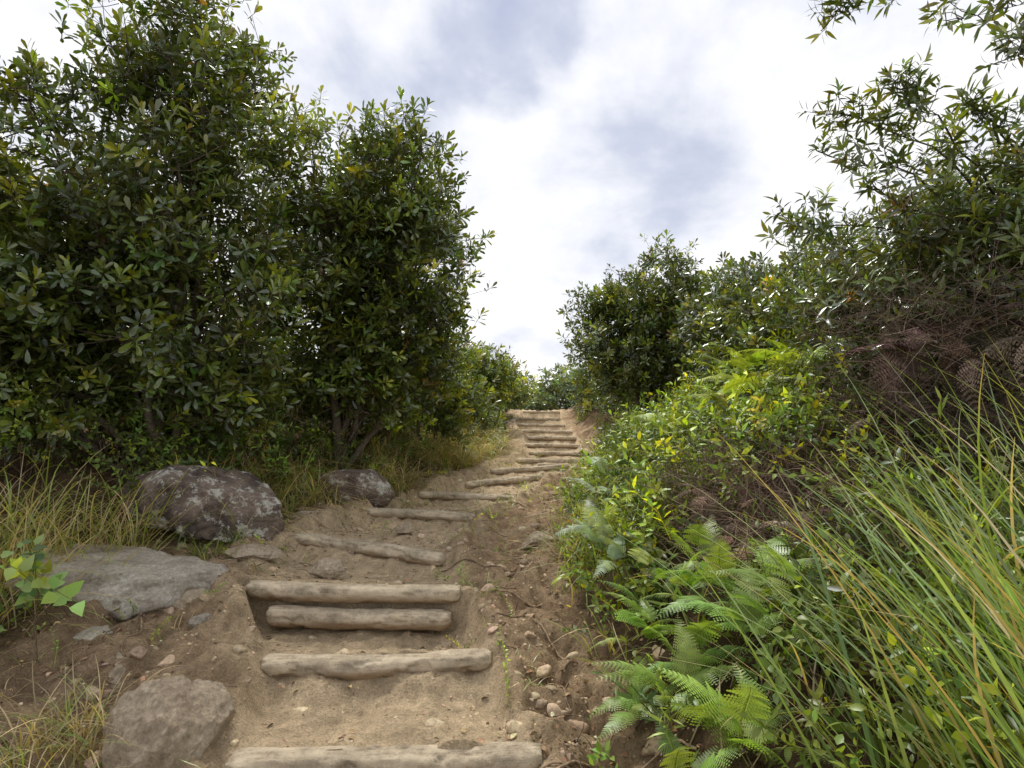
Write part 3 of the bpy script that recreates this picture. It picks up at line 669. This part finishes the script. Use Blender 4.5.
# ---------------------------------------------------------------- ferns
def fern(name, centers, per, scl, col, tm, seed, mat=M_soft, tilt=(.1, .7), lift=.0, azb=None):
    r = np.random.default_rng(seed); b = Buf()
    for (x, y) in centers:
        z = T([x], [y])[0] + lift
        for i in range(per):
            a = i / per * 6.28 + r.normal(0, .3) if azb is None else r.normal(*azb); s = scl * r.uniform(.6, 1.2)
            R = rz(a) @ rx(r.uniform(*tilt)) @ ry(r.normal(0, .35)); t = tm[r.integers(0, len(tm))]
            c = np.array(col) * np.exp(r.normal(0, .25)) * (1 + r.normal(0, .08, 3))
            b.inst(t, np.array([[x + r.normal(0, .05), y + r.normal(0, .05), z + r.normal(0, .04)]]), R[None], np.array([s]), c[None])
    return b.build(name, [mat])
FG = (.23, .34, .075)
for i, (x, y, l) in enumerate([(.64, 2.35, .18), (.88, 2.6, .25), (.64, 2.85, .18), (.92, 2.2, .26), (.85, 3.1, .27), (.58, 2.05, .14), (1.10, 2.45, .33), (.76, 1.9, .24), (.75, 2.6, .17), (.56, 2.6, .12), (1.0, 2.85, .30)]):
    fern('fern', [(x, y)], 9, .58, FG, FRO, 400 + i, lift=l, tilt=(-.2, .9))
for i, (x, y, l) in enumerate([(.60, 4.1, .22), (.74, 4.5, .3), (.85, 5.2, .3), (.62, 3.7, .2), (.7, 3.4, .2)]):
    fern('fern', [(x, y)], 8, .62, (.28, .36, .24), FRO, 420 + i, lift=l, tilt=(-.1, .9))
for i, (x, y, l) in enumerate([(2.0, 5.0, .75), (1.75, 6.2, .5), (2.2, 4.3, .8), (2.4, 5.6, .85), (1.7, 4.6, .65), (1.5, 5.4, .5)]):
    fern('fern', [(x, y)], 9, .85, (.28, .37, .06), FRO, 430 + i, lift=l)
fern('dead_bracken', [(2.35, 3.0), (2.55, 3.3), (2.7, 2.9), (2.5, 3.6), (2.2, 3.2), (2.9, 3.4), (2.35, 3.5), (2.75, 3.2)], 8, .8, (.135, .10, .08), FROD, 440, M_dry, (-.9, .7), .95)
fern('dead_bracken', [(2.5, 3.1), (2.2, 3.4), (2.8, 3.3), (2.4, 3.2)], 8, .7, (.11, .08, .065), FROD, 442, M_dry, (-.9, .5), .6)
fern('dead_bracken', [(1.3, 3.2), (1.15, 3.5), (1.45, 3.6), (1.2, 2.9), (1.5, 3.0)], 8, .5, (.19, .135, .10), FROD, 441, M_dry, (-.4, .6), .35)

def tangle(name, n, fpos, Ln, seed, col=(.17, .12, .09)):
    r = np.random.default_rng(seed); b = Buf(); s = fpos(n, r); K = 7; d0 = norm(r.normal(size=(n, 3)) * np.array([1, 1, .8])); P = [s]
    for i in range(K - 1):
        d0 = norm(d0 + r.normal(0, .3, (n, 3))); P.append(P[-1] + d0 * (Ln / K * r.uniform(.5, 1.3, (n, 1))))
    b.tubes(np.stack(P, 1), np.linspace(.0028, .001, K)[None] * r.uniform(.6, 1.4, (n, 1)), 3, col); return b.build(name, [M_bark])
def onT(x, y, a, b_, r): return np.stack([x, y, T(x, y) + r.uniform(a, b_, len(x))], 1)
tangle('dead_twigs', 900, lambda n, r: onT(r.uniform(.95, 1.85, n), r.uniform(2.6, 4.0, n), .1, .5, r), .45, 501)
tangle('dead_twigs', 1000, lambda n, r: onT(r.uniform(2.0, 3.2, n), r.uniform(2.9, 4.0, n), .4, 1.3, r), .55, 502, (.14, .105, .08))
tangle('dead_twigs', 480, lambda n, r: (lambda y: onT(np.where(r.random(n) < .5, redge(y) + r.normal(-.05, .15, n), ledge(y) + r.normal(.2, .4, n)), y, 0, .03, r))(r.uniform(2, 8, n)), .2, 503)
tangle('dead_twigs', 450, lambda n, r: (lambda y: onT(ledge(y) - r.uniform(.4, 1.6, n), y, .1, 1.0, r))(r.uniform(4.8, 9, n)), .7, 504, (.24, .18, .12))

# leaf litter
lt = Buf(); r = np.random.default_rng(88); V, F = leaf(1, .5, .5, .3, .4, 0); LT = (V, F, np.ones_like(V)); n = 10000
y = 1.6 + 9 * r.random(n) ** 1.4; rgt = r.random(n) < .4
x = np.where(rgt, redge(y) + r.normal(-.08, .25, n), ledge(y) + r.normal(.2, .55, n))
sel = r.random(n) < .08; x = np.where(sel, lend(y) + r.random(n) * (rend(y) - lend(y)), x)
pos = np.stack([x, y, T(x, y) + .004], 1); c = np.array([.26, .175, .10]) * np.exp(r.normal(0, .5, (n, 1))) * (1 + r.normal(0, .08, (n, 3)))
lt.inst(LT, pos, frames(np.stack([r.normal(0, .45, n), r.normal(0, .45, n), np.ones(n)], 1), r.random(n) * 6.28), .008 + .035 * r.random(n) ** 2, np.clip(c, .01, .6))
lt.build('leaf_litter', [M_dry])

# ---------------------------------------------------------------- world, light, camera
w = bpy.data.worlds.new('World'); scene.world = w; w.use_nodes = True
nt = w.node_tree; N = nt.nodes; L = nt.links; N.clear()
out = N.new('ShaderNodeOutputWorld'); sky = N.new('ShaderNodeTexSky'); sky.sky_type = 'NISHITA'; sky.sun_disc = False
SE, SR = math.radians(60), math.radians(-20)
sky.sun_elevation = SE; sky.sun_rotation = SR
b1 = N.new('ShaderNodeBackground'); b1.inputs[1].default_value = .10; L.new(sky.outputs[0], b1.inputs[0])
tc = N.new('ShaderNodeTexCoord'); sep = N.new('ShaderNodeSeparateXYZ'); L.new(tc.outputs['Generated'], sep.inputs[0])
def math_(op, a, b=None):
    k = N.new('ShaderNodeMath'); k.operation = op
    for i, v in enumerate((a, b)):
        if v is None: continue
        if isinstance(v, (int, float)): k.inputs[i].default_value = v
        else: L.new(v, k.inputs[i])
    return k.outputs[0]
zc = math_('ADD', math_('MAXIMUM', sep.outputs[2], 0.0), .45)
cb = N.new('ShaderNodeCombineXYZ'); L.new(math_('DIVIDE', sep.outputs[0], zc), cb.inputs[0]); L.new(math_('DIVIDE', sep.outputs[1], zc), cb.inputs[1])
nz = N.new('ShaderNodeTexNoise'); nz.inputs['Scale'].default_value = 2.6; nz.inputs['Detail'].default_value = 6; nz.inputs['Roughness'].default_value = .58; nz.inputs['Distortion'].default_value = .2
L.new(cb.outputs[0], nz.inputs['Vector'])
nw = N.new('ShaderNodeTexNoise'); nw.inputs['Scale'].default_value = 5; nw.inputs['Detail'].default_value = 5; L.new(tc.outputs['Generated'], nw.inputs['Vector'])
wv = N.new('ShaderNodeVectorMath'); wv.operation = 'SUBTRACT'; L.new(nw.outputs['Color'], wv.inputs[0]); wv.inputs[1].default_value = (.5, .5, .5)
ws = N.new('ShaderNodeVectorMath'); ws.operation = 'SCALE'; ws.inputs['Scale'].default_value = .35; L.new(wv.outputs[0], ws.inputs[0])
wa = N.new('ShaderNodeVectorMath'); wa.operation = 'ADD'; L.new(tc.outputs['Generated'], wa.inputs[0]); L.new(ws.outputs[0], wa.inputs[1])
def patch(dirv, rad, amt):
    v = Vector(dirv).normalized(); k = N.new('ShaderNodeVectorMath'); k.operation = 'DISTANCE'; L.new(wa.outputs[0], k.inputs[0]); k.inputs[1].default_value = v
    r_ = N.new('ShaderNodeMapRange'); r_.interpolation_type = 'SMOOTHSTEP'; r_.inputs[1].default_value = rad; r_.inputs[2].default_value = 0; r_.inputs[3].default_value = 0; r_.inputs[4].default_value = amt
    L.new(k.outputs['Value'], r_.inputs[0]); return r_.outputs[0]
f = math_('SUBTRACT', nz.outputs['Fac'], patch((-.02, .80, .60), .19, .40))
f = math_('SUBTRACT', f, patch((.25, .87, .40), .26, .20))
f = math_('SUBTRACT', f, patch((-.22, .85, .50), .24, .16))
f = math_('ADD', f, patch((.10, .80, .50), .22, .08))
f = math_('ADD', f, .11)
cr = N.new('ShaderNodeValToRGB'); e = cr.color_ramp.elements
e[0].position = .22; e[0].color = (.43, .48, .64, 1); e[1].position = .66; e[1].color = (1.0, 1.0, 1.0, 1)
k = e.new(.38); k.color = (.58, .62, .74, 1); k = e.new(.50); k.color = (.78, .80, .875, 1)
L.new(f, cr.inputs[0])
b2 = N.new('ShaderNodeBackground'); b2.inputs[1].default_value = 1.15; L.new(cr.outputs[0], b2.inputs[0])
mx = N.new('ShaderNodeMixShader'); mx.inputs[0].default_value = .95; L.new(b1.outputs[0], mx.inputs[1]); L.new(b2.outputs[0], mx.inputs[2]); L.new(mx.outputs[0], out.inputs[0])

sd = bpy.data.lights.new('sun', 'SUN'); sd.energy = 3.3; sd.angle = math.radians(12); sd.color = (1, .95, .87)
so = bpy.data.objects.new('sun', sd); scene.collection.objects.link(so)
dirv = Vector((math.sin(SR) * math.cos(SE), math.cos(SR) * math.cos(SE), math.sin(SE)))
so.rotation_euler = dirv.to_track_quat('Z', 'Y').to_euler()

cd = bpy.data.cameras.new('camera'); cd.lens = 20; cd.sensor_width = 36; cd.clip_end = 2000; cd.clip_start = .05
co = bpy.data.objects.new('camera', cd); scene.collection.objects.link(co); co.location = (0, 0, 1.3); co.rotation_euler = (math.radians(95), 0, 0)
scene.camera = co
scene.view_settings.view_transform = 'Standard'; scene.view_settings.look = 'None'; scene.view_settings.exposure = 0
